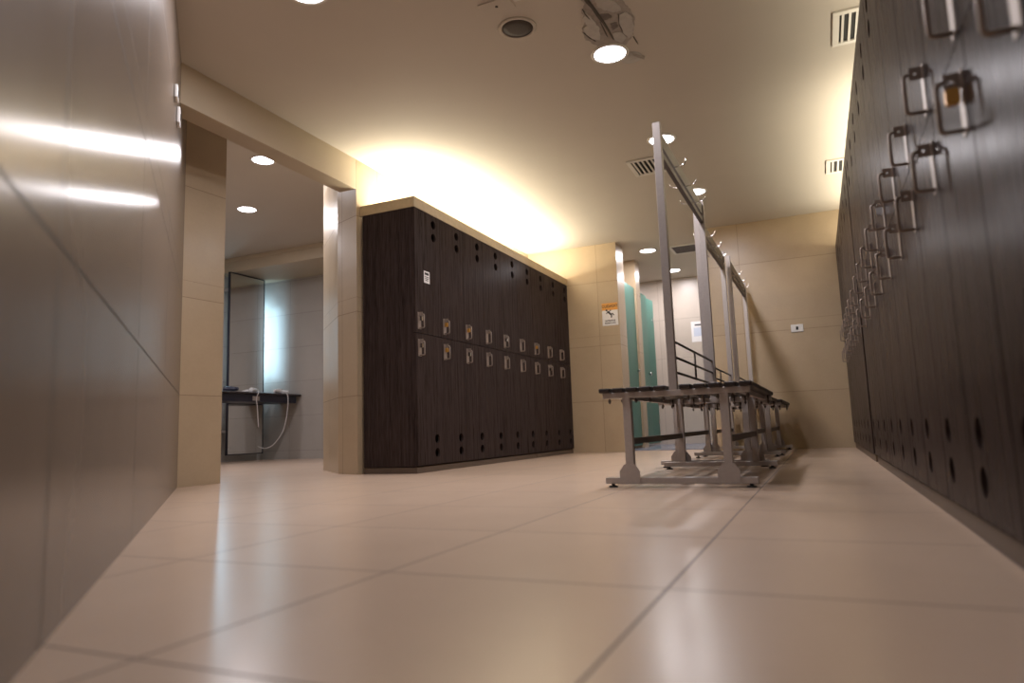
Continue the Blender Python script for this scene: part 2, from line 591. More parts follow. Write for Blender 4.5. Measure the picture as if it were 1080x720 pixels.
# right bank: nine columns, a dark gap, seven more to the end wall
ry = [1.544 - PITCH * 1.012 * k for k in (3, 2, 1)]
P2 = 0.397
RIGHT = [(1.544 + P2 * (k - 3)) for k in range(12)]
GAP0 = RIGHT[-1] + PITCH
FAR = [5.243 + k * PITCH for k in range(7)]
rot = math.atan(RLS)
names_near = ['', '', 'half cut by the right photo edge, nearest the camera',
              'with the orange padlock on its lower door', 'first past the orange padlock towards the end wall',
              'second past the orange padlock towards the end wall', 'third past the orange padlock towards the end wall',
              'fourth past the orange padlock, padlocked on top', 'fifth past the orange padlock towards the end wall',
              'sixth past the orange padlock, two before the dark gap', 'seventh past the orange padlock, one before the dark gap',
              'eighth past the orange padlock, beside the dark gap']
right_roots = []
for i, y in enumerate(RIGHT):
    if i < 2:
        continue
    t, ds = make_locker(-1, rlx(y), y, rot, 'dark locker of the right bank ' + names_near[i], 'right locker bank')
    right_roots.append(t)
for i, y in enumerate(FAR):
    n = 7 - i
    lab = ['last against the end wall', 'second from the end wall', 'third from the end wall', 'fourth from the end wall', 'fifth from the end wall',
           'sixth from the end wall', 'first beyond the dark gap'][n - 1]
    make_locker(-1, rlx(y), y, rot, 'dark locker in the far right bank, ' + lab, 'right locker bank')
# filler panel over the gap, recessed black strip painting the gap's shade, fascia and plinth
bm = bmesh.new()
box(bm, rlx(GAP0) + 0.002, rlx(GAP0) + 0.02, GAP0 + 0.006, FAR[0] - 0.006, 1.0, LOCK_H)
struct('trim_4', bm, M['laminate'], label='dark filler panel between the two right locker banks', cat='trim')
bm = box(bmesh.new(), rlx(GAP0) + 0.16, rlx(GAP0) + 0.18, GAP0 + 0.006, FAR[0] - 0.006, 0.0, 1.0)
struct('trim_5', bm, M['dark'], label='black strip as painted shade between the two right locker banks', cat='trim')


def along(name, x0, x1, y0, y1, z0, z1, mat, label):
    bm = bmesh.new()
    poly = [(rlx(y0) + x0, y0), (rlx(y0) + x1, y0), (rlx(y1) + x1, y1), (rlx(y1) + x0, y1)]
    prism(bm, poly, z0, z1, XYZ)
    return struct(name, bm, mat, label=label, cat='trim')


along('trim_6', 0.002, 0.024, 0.75, 7.99, LOCK_H + 0.002, LOCK_H + 0.075, M['laminate'], 'dark fascia along the top of the right lockers')
along('trim_7', 0.012, 0.45, 0.75, 5.10, 0.0, 0.046, M['plinth'], 'low plinth under the near right lockers')
along('trim_8', 0.012, 0.45, 5.30, 7.99, 0.0, 0.046, M['plinth'], 'low plinth under the far right lockers')


# ------------------------------------------------------------------ padlocks
def padlock_meshes():
    bm = bmesh.new()
    r = 0.004
    W, H = 0.0125, 0.034
    poly = [(-W + r, 0), (W - r, 0), (W, r), (W, H - r), (W - r, H), (-W + r, H), (-W, H - r), (-W, r)]
    prism(bm, poly, -0.007, 0.007, XZ)
    body = bm
    bm2 = bmesh.new()
    q = 0.0075
    pts = [(-q, 0, 0.032), (-q, 0, 0.044)]
    for k in range(7):
        a = PI - PI * k / 6
        pts.append((q * math.cos(a), 0, 0.045 + q * math.sin(a)))
    pts += [(q, 0, 0.044), (q, 0, 0.032)]
    tube(bm2, pts, 0.0024, 8)
    return body, bm2


pb, ps = padlock_meshes()
PLB = mesh(pb, 'padlock_body', M['brass'])
PLBS = PLB.copy(); PLBS.materials[0] = M['chrome']
PLS = mesh(ps, 'padlock_shackle', M['chrome'])


def padlock(bank, y_joint, upper, kind, label, tilt=0.0):
    s = 1 if bank == 'L' else -1
    zt = (1.095 if upper else 0.885) + 0.132 + (0.0 if s > 0 else -0.03)
    x0 = LLX if bank == 'L' else rlx(y_joint)
    z = zt - 0.018 - 0.0495
    t = thing('padlock', label, 'padlock', (x0 + s * 0.0185, y_joint + 0.0478, z), (0, tilt, rot if s < 0 else 0), 'padlocks on locker hasps')
    obj('body', PLB if kind == 'brass' else PLBS, parent=t)
    obj('shackle', PLS, parent=t, label='shiny steel shackle')


jL = lambda i: LLY0 + i * PITCH
padlock('R', RIGHT[3], False, 'brass', 'orange brass padlock on the large near handle of the right lockers')
padlock('R', RIGHT[7], True, 'steel', 'small padlock on an upper handle of the right lockers')
padlock('L', jL(0), False, 'steel', 'silver padlock on the lower handle nearest the tiled column')
padlock('L', jL(0), True, 'steel', 'dull padlock on the upper handle under the white sticker')
padlock('L', jL(1), True, 'brass', 'brass padlock on the second upper handle of the left lockers')
padlock('L', jL(1), False, 'brass', 'brass padlock on the second lower handle of the left lockers')
padlock('L', jL(2), True, 'brass', 'bright brass padlock on the third upper handle of the left lockers')
padlock('L', jL(2), False, 'steel', 'silver padlock on the third lower handle of the left lockers')
padlock('L', jL(4), True, 'steel', 'shiny silver padlock on the fifth upper handle of the left lockers')
padlock('L', jL(6), True, 'brass', 'brass padlock on the seventh upper handle of the left lockers')
padlock('L', jL(7), False, 'steel', 'silver padlock on the eighth lower handle of the left lockers')

# ------------------------------------------------------------------ benches with hook posts
BL = 1.36
SLAT_Z = 0.462


def bench_meshes():
    d = {}
    d['slat'] = mesh(box(bmesh.new(), -0.0275, 0.0275, -0.055, BL + 0.045, SLAT_Z, SLAT_Z + 0.022), 'slat', M['slat'])
    d['beam'] = mesh(box(bmesh.new(), -0.352, 0.352, -0.02, 0.02, SLAT_Z - 0.028, SLAT_Z), 'cross_beam', M['steel'])
    d['side'] = mesh(box(bmesh.new(), -0.012, 0.012, 0.02, BL - 0.02, SLAT_Z - 0.026, SLAT_Z - 0.002), 'side_rail', M['steel'])
    d['leg'] = mesh(box(bmesh.new(), -0.020, 0.020, -0.02, 0.02, 0.045, SLAT_Z - 0.028), 'leg', M['steel'])
    d['foot'] = mesh(box(bmesh.new(), -0.357, 0.357, -0.022, 0.022, 0.018, 0.047), 'foot_bar', M['steel'])
    bm = bmesh.new()
    prism(bm, [(-0.05, 0.017), (0.05, 0.017), (0.05, 0.078), (0.026, 0.112), (-0.026, 0.112), (-0.05, 0.078)], -0.028, -0.0225, XZ)
    d['gusset_near'] = mesh(bm, 'gusset', M['steel'])
    bm = bmesh.new()
    prism(bm, [(-0.05, 0.017), (0.05, 0.017), (0.05, 0.078), (0.026, 0.112), (-0.026, 0.112), (-0.05, 0.078)], 0.0225, 0.028, XZ)
    d['gusset_far'] = mesh(bm, 'gusset', M['steel'])
    bm = bmesh.new()
    lathe(bm, [(0, 0), (0.022, 0), (0.022, 0.006), (0.008, 0.010), (0.008, 0.019), (0, 0.019)], 14)
    d['pad'] = mesh(bm, 'foot_pad', M['rubber'])
    d['stretcher'] = mesh(box(bmesh.new(), -0.011, 0.011, 0.02, BL - 0.02, 0.205, 0.237), 'stretcher', M['steel_dark'])
    d['post'] = mesh(box(bmesh.new(), -0.0195, 0.0195, -0.0195, 0.0195, SLAT_Z, 1.815), 'post', M['steel'])
    d['rail_hi'] = mesh(box(bmesh.new(), -0.010, 0.010, 0.02, BL - 0.02, 1.712, 1.788), 'hook_rail', M['steel_mid'])
    d['rail_lo'] = mesh(box(bmesh.new(), -0.012, 0.012, 0.02, BL - 0.02, 1.652, 1.682), 'hook_rail', M['steel_dark'])
    bm = bmesh.new()
    pts = []
    for sx in (-1, 1):
        arm = [(0.0 if sx < 0 else 0.011, 0, 1.712)]
        arm = [(sx * x, 0, z) for x, z in ((0.079, 1.735), (0.077, 1.722), (0.071, 1.711), (0.060, 1.703), (0.04, 1.699), (0.0, 1.697))]
        tube(bm, arm, 0.003, 7)
    d['hook'] = mesh(bm, 'coat_hook', M['chrome'])
    bm = bmesh.new()
    tube(bm, [(0, 0.02, 0), (0, BL - 0.02, 0)], 0.0065, 10)
    d['bar'] = mesh(bm, 'guard_bar', M['steel_dark'])
    bm = bmesh.new()
    tube(bm, [(0, 0, 0.545), (0, 0, 0.708)], 0.006, 10)
    d['upright'] = mesh(bm, 'guard_upright', M['steel_dark'])
    bm = bmesh.new()
    tube(bm, [(0, 0, SLAT_Z - 0.052), (0, 0, SLAT_Z)], 0.0042, 8)
    tube(bm, [(0, 0, SLAT_Z - 0.046), (0, 0, SLAT_Z - 0.034)], 0.0085, 6, False)
    d['bolt'] = mesh(bm, 'slat_bolt', M['steel_dark'])
    return d


BM = bench_meshes()
SLX = [sg * (0.0265 + 0.034 + 0.0685 * k) for sg in (-1, 1) for k in range(5)]


def make_bench(x, y, label):
    t = thing('bench', label, 'bench', (x, y, 0), (0, 0, 0.0), 'slatted benches with hook posts')
    for x in SLX:
        s = obj('slat', BM['slat'], parent=t, loc=(x, 0, 0), bevel=0.005, label='dark wooden seat slat')
        for yy in (0.012, BL - 0.012):
            obj('bolt', BM['bolt'], parent=s, loc=(0, yy + (0.03 if yy < 0.5 else -0.03), 0))
    for k, yy in enumerate((0.0, BL)):
        obj('cross_beam', BM['beam'], parent=t, loc=(0, yy, 0), bevel=0.002)
        obj('foot_bar', BM['foot'], parent=t, loc=(0, yy, 0), bevel=0.002)
        for sx in (-1, 1):
            l = obj('leg', BM['leg'], parent=t, loc=(sx * 0.232, yy, 0), bevel=0.002)
            obj('gusset', BM['gusset_near' if k == 0 else 'gusset_far'], parent=l)
            obj('foot_pad', BM['pad'], parent=t, loc=(sx * 0.325, yy, 0), label='black rubber foot pad')
        obj('post', BM['post'], parent=t, loc=(0, yy, 0), bevel=0.002)
    for sx in (-1, 1):
        obj('stretcher', BM['stretcher'], parent=t, loc=(sx * 0.232, 0, 0))
        obj('side_rail', BM['side'], parent=t, loc=(sx * 0.30, 0, 0))
    r = obj('hook_rail', BM['rail_hi'], parent=t, bevel=0.001)
    for f in (0.25, 0.5, 0.75):
        obj('hook', BM['hook'], parent=r, loc=(0, BL * f, 0), label='thin chrome double coat hook')
    obj('hook_rail', BM['rail_lo'], parent=t, bevel=0.001)
    for z in (0.706, 0.628, 0.552):
        obj('guard_bar', BM['bar'], parent=t, loc=(0, 0, z), label='dark round guard bar')
    obj('guard_upright', BM['upright'], parent=t, loc=(0, BL * 0.5, 0), label='dark upright of the guard bars')
    return t


make_bench(-0.652, 3.36, 'steel bench with dark slats and hook posts, nearest of the row')
make_bench(-0.715, 4.92, 'steel bench with dark slats and hook posts, middle of the row')
make_bench(-0.685, 6.47, 'steel bench with dark slats and hook posts, last before the end wall')

# ------------------------------------------------------------------ ceiling fittings
DL_R = 0.1


def downlight_meshes():
    bm = bmesh.new()
    lathe(bm, [(0.094, -0.004), (0.097, -0.009), (0.108, -0.009), (0.114, -0.004), (0.114, 0.0), (0.094, 0.0), (0.094, -0.004)], 40)
    a = mesh(bm, 'trim_ring', M['white_paint'])
    bm = bmesh.new()
    lathe(bm, [(0, -0.005), (0.094, -0.005), (0.094, -0.001), (0, -0.001)], 40)
    b = mesh(bm, 'diffuser', M['lamp_white'])
    return a, b


DLA, DLB = downlight_meshes()


def lamp(name, loc, power, col, size=0.18, rot=(0, 0, 0), shape='DISK', sy=None, spread=None, parent=None):
    l = bpy.data.lights.new(name, 'AREA')
    l.shape = shape
    l.size = size
    if sy:
        l.size_y = sy
    l.energy = power
    l.color = col
    if spread:
        l.spread = spread
    o = bpy.data.objects.new(name, l)
    C.objects.link(o)
    o.location = loc
    o.rotation_euler = rot
    if parent:
        o.parent = parent
    return o


COOL = (1.0, 0.95, 0.99)
WARM = (1.0, 0.91, 0.71)
BLUE = (0.50, 0.80, 1.0)


def downlight(x, y, z, label, power, col=COOL, spread=None):
    t = thing('downlight', label, 'ceiling light', (x, y, z), (0, 0, 0), 'round ceiling downlights')
    obj('trim_ring', DLA, parent=t)
    obj('diffuser', DLB, parent=t, label='glowing white diffuser')
    lamp('downlight_lamp', (0, 0, -0.012), power, col, 0.17, spread=spread, parent=t)


PW = 21
downlight(-0.995, 3.83, ZC, 'round downlight in the broken ceiling plaster', PW)
downlight(-0.985, 5.24, ZC, 'round downlight behind the top of the nearest bench post', PW)
downlight(-0.96, 6.63, ZC, 'round downlight over the middle bench hook rail', PW)
downlight(-2.20, 2.54, ZC, 'round downlight cut by the top photo edge', PW)
downlight(-1.89, 8.62, ZC, 'round downlight at the shower room opening', 16)
downlight(-1.83, 9.95, ZC, 'small far downlight near the shower room back wall', 16)
downlight(-4.52, 4.64, ZL, 'round downlight nearer the beam in the vanity room', 20, spread=None)
downlight(-5.68, 5.60, ZL, 'round downlight deeper in the vanity room', 26, spread=None)
# downlights out of view, in the row and behind the camera; added vanity fill
lamp('downlight_lamp', (-1.0, 2.43, ZC - 0.012), PW * 0.7, COOL, 0.17)
lamp('downlight_lamp', (-0.2, -1.1, ZC - 0.012), PW * 0.35, COOL, 0.17)
lamp('vanity_fill', (-6.8, 4.4, ZL - 0.012), 34, COOL, 0.17)  # unseen lamp added to brighten the vanity room
# strip lamps lying in the coves on top of the lockers and behind the mirror
lamp('cove_lamp', (-3.10, 6.15, LOCK_H + 0.03), 130, WARM, 0.06, (PI, 0, 0), 'RECTANGLE', 3.1)
lamp('cove_lamp', (0.56, 6.3, LOCK_H + 0.03), 40, WARM, 0.06, (PI, 0, -rot), 'RECTANGLE', 3.0)
lamp('cove_lamp', (0.62, 3.0, LOCK_H + 0.03), 16, WARM, 0.06, (PI, 0, -rot), 'RECTANGLE', 3.0)
lamp('mirror_lamp', (-7.60, 7.60, 1.75), 11, BLUE, 0.10, (PI / 2, 0, 0), 'RECTANGLE', 1.1)
lamp('mirror_lamp', (-7.60, 7.10, 1.75), 4, BLUE, 0.03, (PI / 2, 0, PI), 'RECTANGLE', 1.2)
lamp('stall_lamp', (-2.8, 8.7, ZC - 0.02), 10, COOL, 0.17)
lamp('stall_lamp', (-2.8, 9.9, ZC - 0.02), 10, COOL, 0.17)


def vent(x, y, z, w, l, label, axis='Y', dark=False, rz=0.0):
    """Square ceiling grille: flanged frame, dark throat, tilted blades."""
    t = thing('ceiling_vent', label, 'vent', (x, y, z), (0, 0, rz), 'ceiling air vents')
    f = 0.035
    bm = bmesh.new()
    for r in ((-w / 2, w / 2, -l / 2, -l / 2 + f), (-w / 2, w / 2, l / 2 - f, l / 2), (-w / 2, -w / 2 + f, -l / 2 + f, l / 2 - f), (w / 2 - f, w / 2, -l / 2 + f, l / 2 - f)):
        box(bm, *r, -0.012, -0.001)
    obj('frame', bm, M['white_paint'], t, bevel=0.002)
    obj('throat', box(bmesh.new(), -w / 2 + f, w / 2 - f, -l / 2 + f, l / 2 - f, -0.003, -0.001), M['dark'], t, label='dark duct opening')
    span = (w if axis == 'Y' else l) - 2 * f
    n = max(5, int(span / 0.036))
    for k in range(n):
        u = -span / 2 + (k + 0.5) * span / n
        bm = bmesh.new()
        bw = span / n * 0.36
        if axis == 'Y':
            box(bm, u - bw / 2, u + bw / 2, -l / 2 + f, l / 2 - f, -0.011, -0.0035)
        else:
            box(bm, -w / 2 + f, w / 2 - f, u - bw / 2, u + bw / 2, -0.011, -0.0035)
        obj('blade', bm, M['steel_dark'] if dark else M['white_paint'], t)
    return t


vent(0.41, 4.19, ZC, 0.36, 0.38, 'white louvred vent above the near right lockers', 'Y')
vent(0.36, 6.57, ZC, 0.32, 0.36, 'white louvred vent above the far right lockers', 'Y')
vent(-1.19, 5.74, ZC, 0.34, 0.38, 'ceiling vent behind the nearest bench post', 'Y')
vent(-1.44, 8.78, ZC, 0.36, 0.44, 'black ceiling vent at the shower room opening', 'X', True)

# speaker
t = thing('ceiling_speaker', 'round brown grilled speaker in the ceiling', 'speaker', (-1.385, 3.33, ZC))
bm = bmesh.new()
lathe(bm, [(0.088, -0.004), (0.092, -0.008), (0.104, -0.006), (0.110, 0.0), (0.088, 0.0), (0.088, -0.004)], 40)
obj('rim', bm, M['paint'], t)
bm = bmesh.new()
lathe(bm, [(0, -0.0075), (0.05, -0.0068), (0.087, -0.004), (0.087, -0.001), (0, -0.001)], 40)
obj('grille', bm, M['grille'], t, label='dark brown round grille')

# access cover and frame beside it
t = thing('ceiling_cover', 'small square cover plate with a dark hole beside the speaker', 'cover', (-1.40, 3.09, ZC), (0, 0, 0.0))
obj('plate', box(bmesh.new(), -0.09, 0.09, -0.05, 0.05, -0.007, -0.001), M['paint'], t, bevel=0.003)
bm = bmesh.new()
lathe(bm, [(0, -0.0085), (0.008, -0.0085), (0.008, -0.006), (0, -0.006)], 12)
obj('hole', bm, M['dark'], t, label='dark round hole')
t = thing('ceiling_hatch', 'pale hatch frame cut by the top photo edge', 'hatch', (-1.17, 2.98, ZC))
bm = bmesh.new()
w, l, f = 0.25, 0.22, 0.03
for r in ((-w / 2, w / 2, -l / 2, -l / 2 + f), (-w / 2, w / 2, l / 2 - f, l / 2), (-w / 2, -w / 2 + f, -l / 2 + f, l / 2 - f), (w / 2 - f, w / 2, -l / 2 + f, l / 2 - f)):
    box(bm, *r, -0.014, -0.001)
obj('frame', bm, M['white_paint'], t, bevel=0.002)
obj('panel', box(bmesh.new(), -w / 2 + f, w / 2 - f, -l / 2 + f, l / 2 - f, -0.006, -0.001), M['paint'], t)

# broken plaster round the downlight: bare patch, flakes, cracks and a loose round plate


def rough_edge(poly, amp, seed, sub=5):
    """Ragged outline: subdivide each side and jitter it."""
    rd = random.Random(seed)
    out = []
    for k in range(len(poly)):
        a, b = Vector(poly[k]), Vector(poly[(k + 1) % len(poly)])
        for i in range(sub):
            p = a.lerp(b, i / sub)
            out.append((p.x + rd.uniform(-amp, amp), p.y + rd.uniform(-amp, amp)))
    return out


patch = thing('ceiling_damage', 'broken grey plaster patch round the downlight', 'damage', (-0.99, 3.6, ZC))
bm = bmesh.new()
prism(bm, rough_edge([(0.007, -0.453), (0.108, -0.419), (0.193, -0.332), (0.205, -0.227), (0.215, -0.147), (0.222, -0.073), (0.188, 0.038), (0.162, 0.121),
                      (0.109, 0.171), (0.048, 0.184), (-0.043, 0.137), (-0.075, 0.052), (-0.092, -0.001), (-0.071, -0.097), (-0.029, -0.157), (-0.025, -0.252), (0.01, -0.309)], 0.006, 3), -0.002, -0.0005, XYZ)
obj('bare_plaster', bm, M['plaster'], patch)
for k, (poly, zz) in enumerate((
        ([(0.155, -0.14), (0.194, -0.148), (0.211, -0.091), (0.203, 0.004), (0.169, 0.092), (0.142, 0.11), (0.128, 0.038), (0.131, -0.033)], -0.007),
        ([(-0.006, -0.243), (0.012, -0.164), (0.018, -0.059), (-0.01, 0.054), (-0.053, 0.03), (-0.069, -0.053), (-0.064, -0.103), (-0.036, -0.12), (-0.032, -0.198)], -0.006),
        ([(0.071, -0.333), (0.129, -0.321), (0.174, -0.225), (0.174, -0.169), (0.137, -0.169), (0.095, -0.209), (0.069, -0.261)], -0.005),
        ([(0.07, 0.02), (0.12, 0.03), (0.13, 0.10), (0.09, 0.15), (0.065, 0.10)], -0.005))):
    bm = bmesh.new()
    prism(bm, rough_edge(poly, 0.004, 20 + k), zz, -0.002, XYZ)
    obj('filler_flake', bm, M['plaster_pale'], patch)
bm = bmesh.new()
for k, poly in enumerate(([(0.058, -0.188), (0.109, -0.164), (0.108, -0.125), (0.063, -0.119), (0.047, -0.157)], [(0.088, -0.075), (0.119, -0.07), (0.116, -0.02), (0.08, -0.008)])):
    prism(bm, rough_edge(poly, 0.005, 40 + k), -0.0035, -0.002, XYZ)
obj('dark_hollow', bm, M['plaster_dark'], patch)
bm = bmesh.new()
for pts, r in (([(0.038, -0.454), (0.034, -0.333), (0.043, -0.264), (0.048, -0.176), (0.055, -0.093), (0.058, -0.009), (0.058, 0.088)], [0.012, 0.013, 0.010, 0.011, 0.008, 0.006, 0.004]),
               ([(-0.012, -0.272), (-0.010, -0.213), (0.0, -0.14)], [0.002, 0.006, 0.002]), ([(-0.076, -0.056), (-0.061, 0.005), (-0.042, 0.058)], [0.002, 0.005, 0.002]),
               ([(0.169, 0.114), (0.172, 0.17), (0.174, 0.205)], [0.003, 0.004, 0.002]), ([(0.040, -0.118), (0.036, -0.007), (0.034, 0.044)], [0.002, 0.004, 0.002]),
               ([(0.150, -0.14), (0.129, -0.033), (0.126, 0.04)], [0.002, 0.004, 0.002])):
    tube(bm, [(x, y, -0.003) for x, y in pts], r, 6, False)
obj('crack', bm, M['crack'], patch, label='dark cracks running to the light')
bm = bmesh.new()
lathe(bm, [(0, -0.007), (0.064, -0.0072), (0.068, -0.004), (0.068, 0.0), (0, 0.0)], 28)
obj('cover_plate', bm, M['plaster_pale'], patch, loc=(0.096, 0.335, 0.0028), rot=(0.0, 0.0, 0), label='loose round plate beside the light')
bm = bmesh.new()
prism(bm, [(0.115, 0.268), (0.177, 0.356), (0.167, 0.388), (0.118, 0.315)], -0.006, -0.002, XYZ)
obj('filler_flake', bm, M['plaster'], patch)

# ------------------------------------------------------------------ end wall: caution sign, switch
t = thing('caution_sign', 'caution sign with orange top and slipping figure on the end wall', 'sign', (-2.257, Y_END - 0.002, 1.648))
W2, H2 = 0.0975, 0.137
obj('board', box(bmesh.new(), -W2, W2, -0.003, 0.0, -H2, H2), M['paper'], t, bevel=0.002)
obj('header', box(bmesh.new(), -W2, W2, -0.0042, -0.003, 0.05, H2), M['orange'], t, label='orange header band')


def text(name, s, size, loc, mat, parent, sx=1.0):
    cu = bpy.data.curves.new(name, 'FONT')
    cu.body = s
    cu.size = size
    cu.align_x = 'CENTER'
    cu.align_y = 'CENTER'
    cu.extrude = 0.0005
    cu.offset = 0.0008
    cu.materials.append(mat)
    tmp = bpy.data.objects.new(name, cu)
    C.objects.link(tmp)
    bpy.context.view_layer.update()
    me = bpy.data.meshes.new_from_object(tmp.evaluated_get(bpy.context.evaluated_depsgraph_get()))
    bpy.data.objects.remove(tmp)
    bpy.data.curves.remove(cu)
    o = bpy.data.objects.new(name, me)
    if not me.materials:
        me.materials.append(mat)
    C.objects.link(o)
    o.parent = parent
    o.location = loc
    o.rotation_euler = (PI / 2, 0, 0)
    o.scale = (sx, 1, 1)
    return o


text('lettering', 'CUIDADO', 0.046, (0, -0.0050, 0.098), M['ink'], t, 0.92)
text('lettering', 'SUPERFICIE', 0.025, (0, -0.0040, -0.079), M['ink'], t, 1.05)
text('lettering', 'RESBALOSA', 0.025, (0, -0.0040, -0.107), M['ink'], t, 1.05)
bm = bmesh.new()
fy = -0.0045
flat = lambda pts, r: [prism(bm, [(a[0] + n[0] * r, a[1] + n[1] * r), (b[0] + n[0] * r, b[1] + n[1] * r), (b[0] - n[0] * r, b[1] - n[1] * r), (a[0] - n[0] * r, a[1] - n[1] * r)], fy, -0.003, XZ)
                       for a, b in zip(pts, pts[1:]) for n in [((-(b[1] - a[1])) / math.hypot(b[0] - a[0], b[1] - a[1]), (b[0] - a[0]) / math.hypot(b[0] - a[0], b[1] - a[1]))]]
prism(bm, circle(0.012, 14, -0.040, 0.050), fy, -0.003, XZ)
flat([(-0.030, 0.036), (0.012, -0.002)], 0.011)
flat([(0.010, 0.000), (0.022, -0.022), (0.012, -0.042)], 0.0075)
flat([(0.012, 0.000), (0.034, 0.006), (0.048, -0.016)], 0.0065)
flat([(-0.026, 0.030), (-0.002, 0.036), (0.012, 0.052)], 0.0055)
flat([(-0.028, 0.026), (-0.044, 0.008)], 0.0055)
obj('pictogram', bm, M['ink'], t, label='black slipping figure')

t = thing('light_switch', 'white switch plate on the end wall near the right lockers', 'switch', (-0.187, Y_END - 0.002, 1.285))
obj('plate', box(bmesh.new(), -0.062, 0.062, -0.009, 0.0, -0.041, 0.041), M['white_plastic'], t, bevel=0.004)
obj('rocker', box(bmesh.new(), -0.012, 0.012, -0.012, -0.009, -0.018, 0.018), M['dark'], t, bevel=0.001, label='dark rocker')

# ------------------------------------------------------------------ shower room
t = thing('paper_sign', 'white paper notice on the shower room back wall', 'notice', (-1.62, 10.548, 1.68))
obj('sheet', box(bmesh.new(), -0.105, 0.105, -0.002, 0.0, -0.155, 0.155), M['paper'], t)
obj('printed_block', box(bmesh.new(), -0.07, 0.075, -0.003, -0.002, -0.07, 0.06), M['paper_blue'], t, label='pale blue printed block')
bm = box(bmesh.new(), -0.05, 0.05, -0.003, -0.002, 0.09, 0.112)
obj('heading', bm, M['ink'], t, label='dark heading line')


def shower_door(y0, y1, hinge, ang, label):
    t = thing('shower_door', label, 'shower door', (-2.2, hinge, 0), (0, 0, ang), 'green glass shower doors')
    obj('glass_panel', box(bmesh.new(), -0.005, 0.005, y0 - hinge, y1 - hinge, 0.05, 2.14), M['glass'], t)
    bm = bmesh.new()
    for z in (0.35, 1.85):
        box(bm, -0.014, 0.014, (y0 if hinge == y0 else y1 - 0.05) - hinge, (y0 + 0.05 if hinge == y0 else y1) - hinge, z - 0.035, z + 0.035)
    obj('hinge', bm, M['chrome'], t, bevel=0.002, label='chrome hinges')
    bm = bmesh.new()
    yk = (y1 - 0.06 if hinge == y0 else y0 + 0.06) - hinge
    for s in (-1, 1):
        lathe_pts = [(0, 0), (0.010, 0), (0.010, 0.02), (0.018, 0.024), (0.018, 0.038), (0, 0.04)]
        lathe(bm, lathe_pts, 14, lambda u, v, w, s=s: (s * (0.005 + w), yk + u, 1.02 + v))
    obj('knob', bm, M['chrome'], t, label='chrome knob')
    return t


shower_door(8.34, 9.01, 8.34, 0.0, 'green frosted shower door just inside the opening, nearest')
shower_door(9.27, 9.68, 9.27, 0.0, 'green frosted shower panel behind the tiled pier')
shower_door(9.71, 10.12, 10.12, -0.10, 'green frosted shower door farthest, slightly ajar')

# ------------------------------------------------------------------ vanity: mirror, counter, hair dryers
MX = -7.42
t = thing('mirror', 'tall backlit mirror panel with dark frame in the vanity room', 'mirror', (MX, 7.35, 0))
Y0, Y1, Z0, Z1 = -0.33, 0.33, 0.10, 2.64
obj('glass', box(bmesh.new(), -0.004, 0.0, Y0 + 0.012, Y1 - 0.012, Z0 + 0.008, Z1 - 0.012), M['mirror'], t, label='clear mirror glass')
obj('back_board', box(bmesh.new(), -0.03, -0.0045, Y0 + 0.005, Y1 - 0.005, Z0, Z1 - 0.004), M['back_panel'], t)
bm = bmesh.new()
for r in ((Y0, Y0 + 0.012, Z0, Z1), (Y1 - 0.012, Y1, Z0, Z1), (Y0, Y1, Z1 - 0.012, Z1), (Y0, Y1, Z0 - 0.006, Z0 + 0.008)):
    box(bm, -0.03, 0.004, *r)
obj('frame', bm, M['apron'], t, label='slim dark frame')
bm = bmesh.new()
for y in (-0.2, 0.2):
    box(bm, -0.29, -0.03, y - 0.02, y + 0.02, 2.40, 2.44)
    box(bm, -0.29, -0.03, y - 0.02, y + 0.02, 0.40, 0.44)
obj('bracket', bm, M['steel'], t)

CT = 0.925
t = thing('vanity_counter', 'dark counter in front of the tall mirror', 'counter', (-7.14, 6.6, 0))
CY0, CY1 = -1.9, 1.255
bm = bmesh.new()
prof = [(-0.21, CT - 0.03), (0.24, CT - 0.03), (0.262, CT - 0.024), (0.27, CT - 0.015), (0.262, CT - 0.006), (0.24, CT), (-0.21, CT)]
prism(bm, prof, CY0, CY1, XZ)
obj('worktop', bm, M['counter'], t)
obj('apron', box(bmesh.new(), -0.20, 0.225, CY0 + 0.02, CY1 - 0.06, CT - 0.13, CT - 0.031), M['apron'], t)
obj('socket', box(bmesh.new(), 0.225, 0.237, 0.36, 0.48, CT - 0.115, CT - 0.055), M['steel'], t, bevel=0.002, label='grey socket plate')


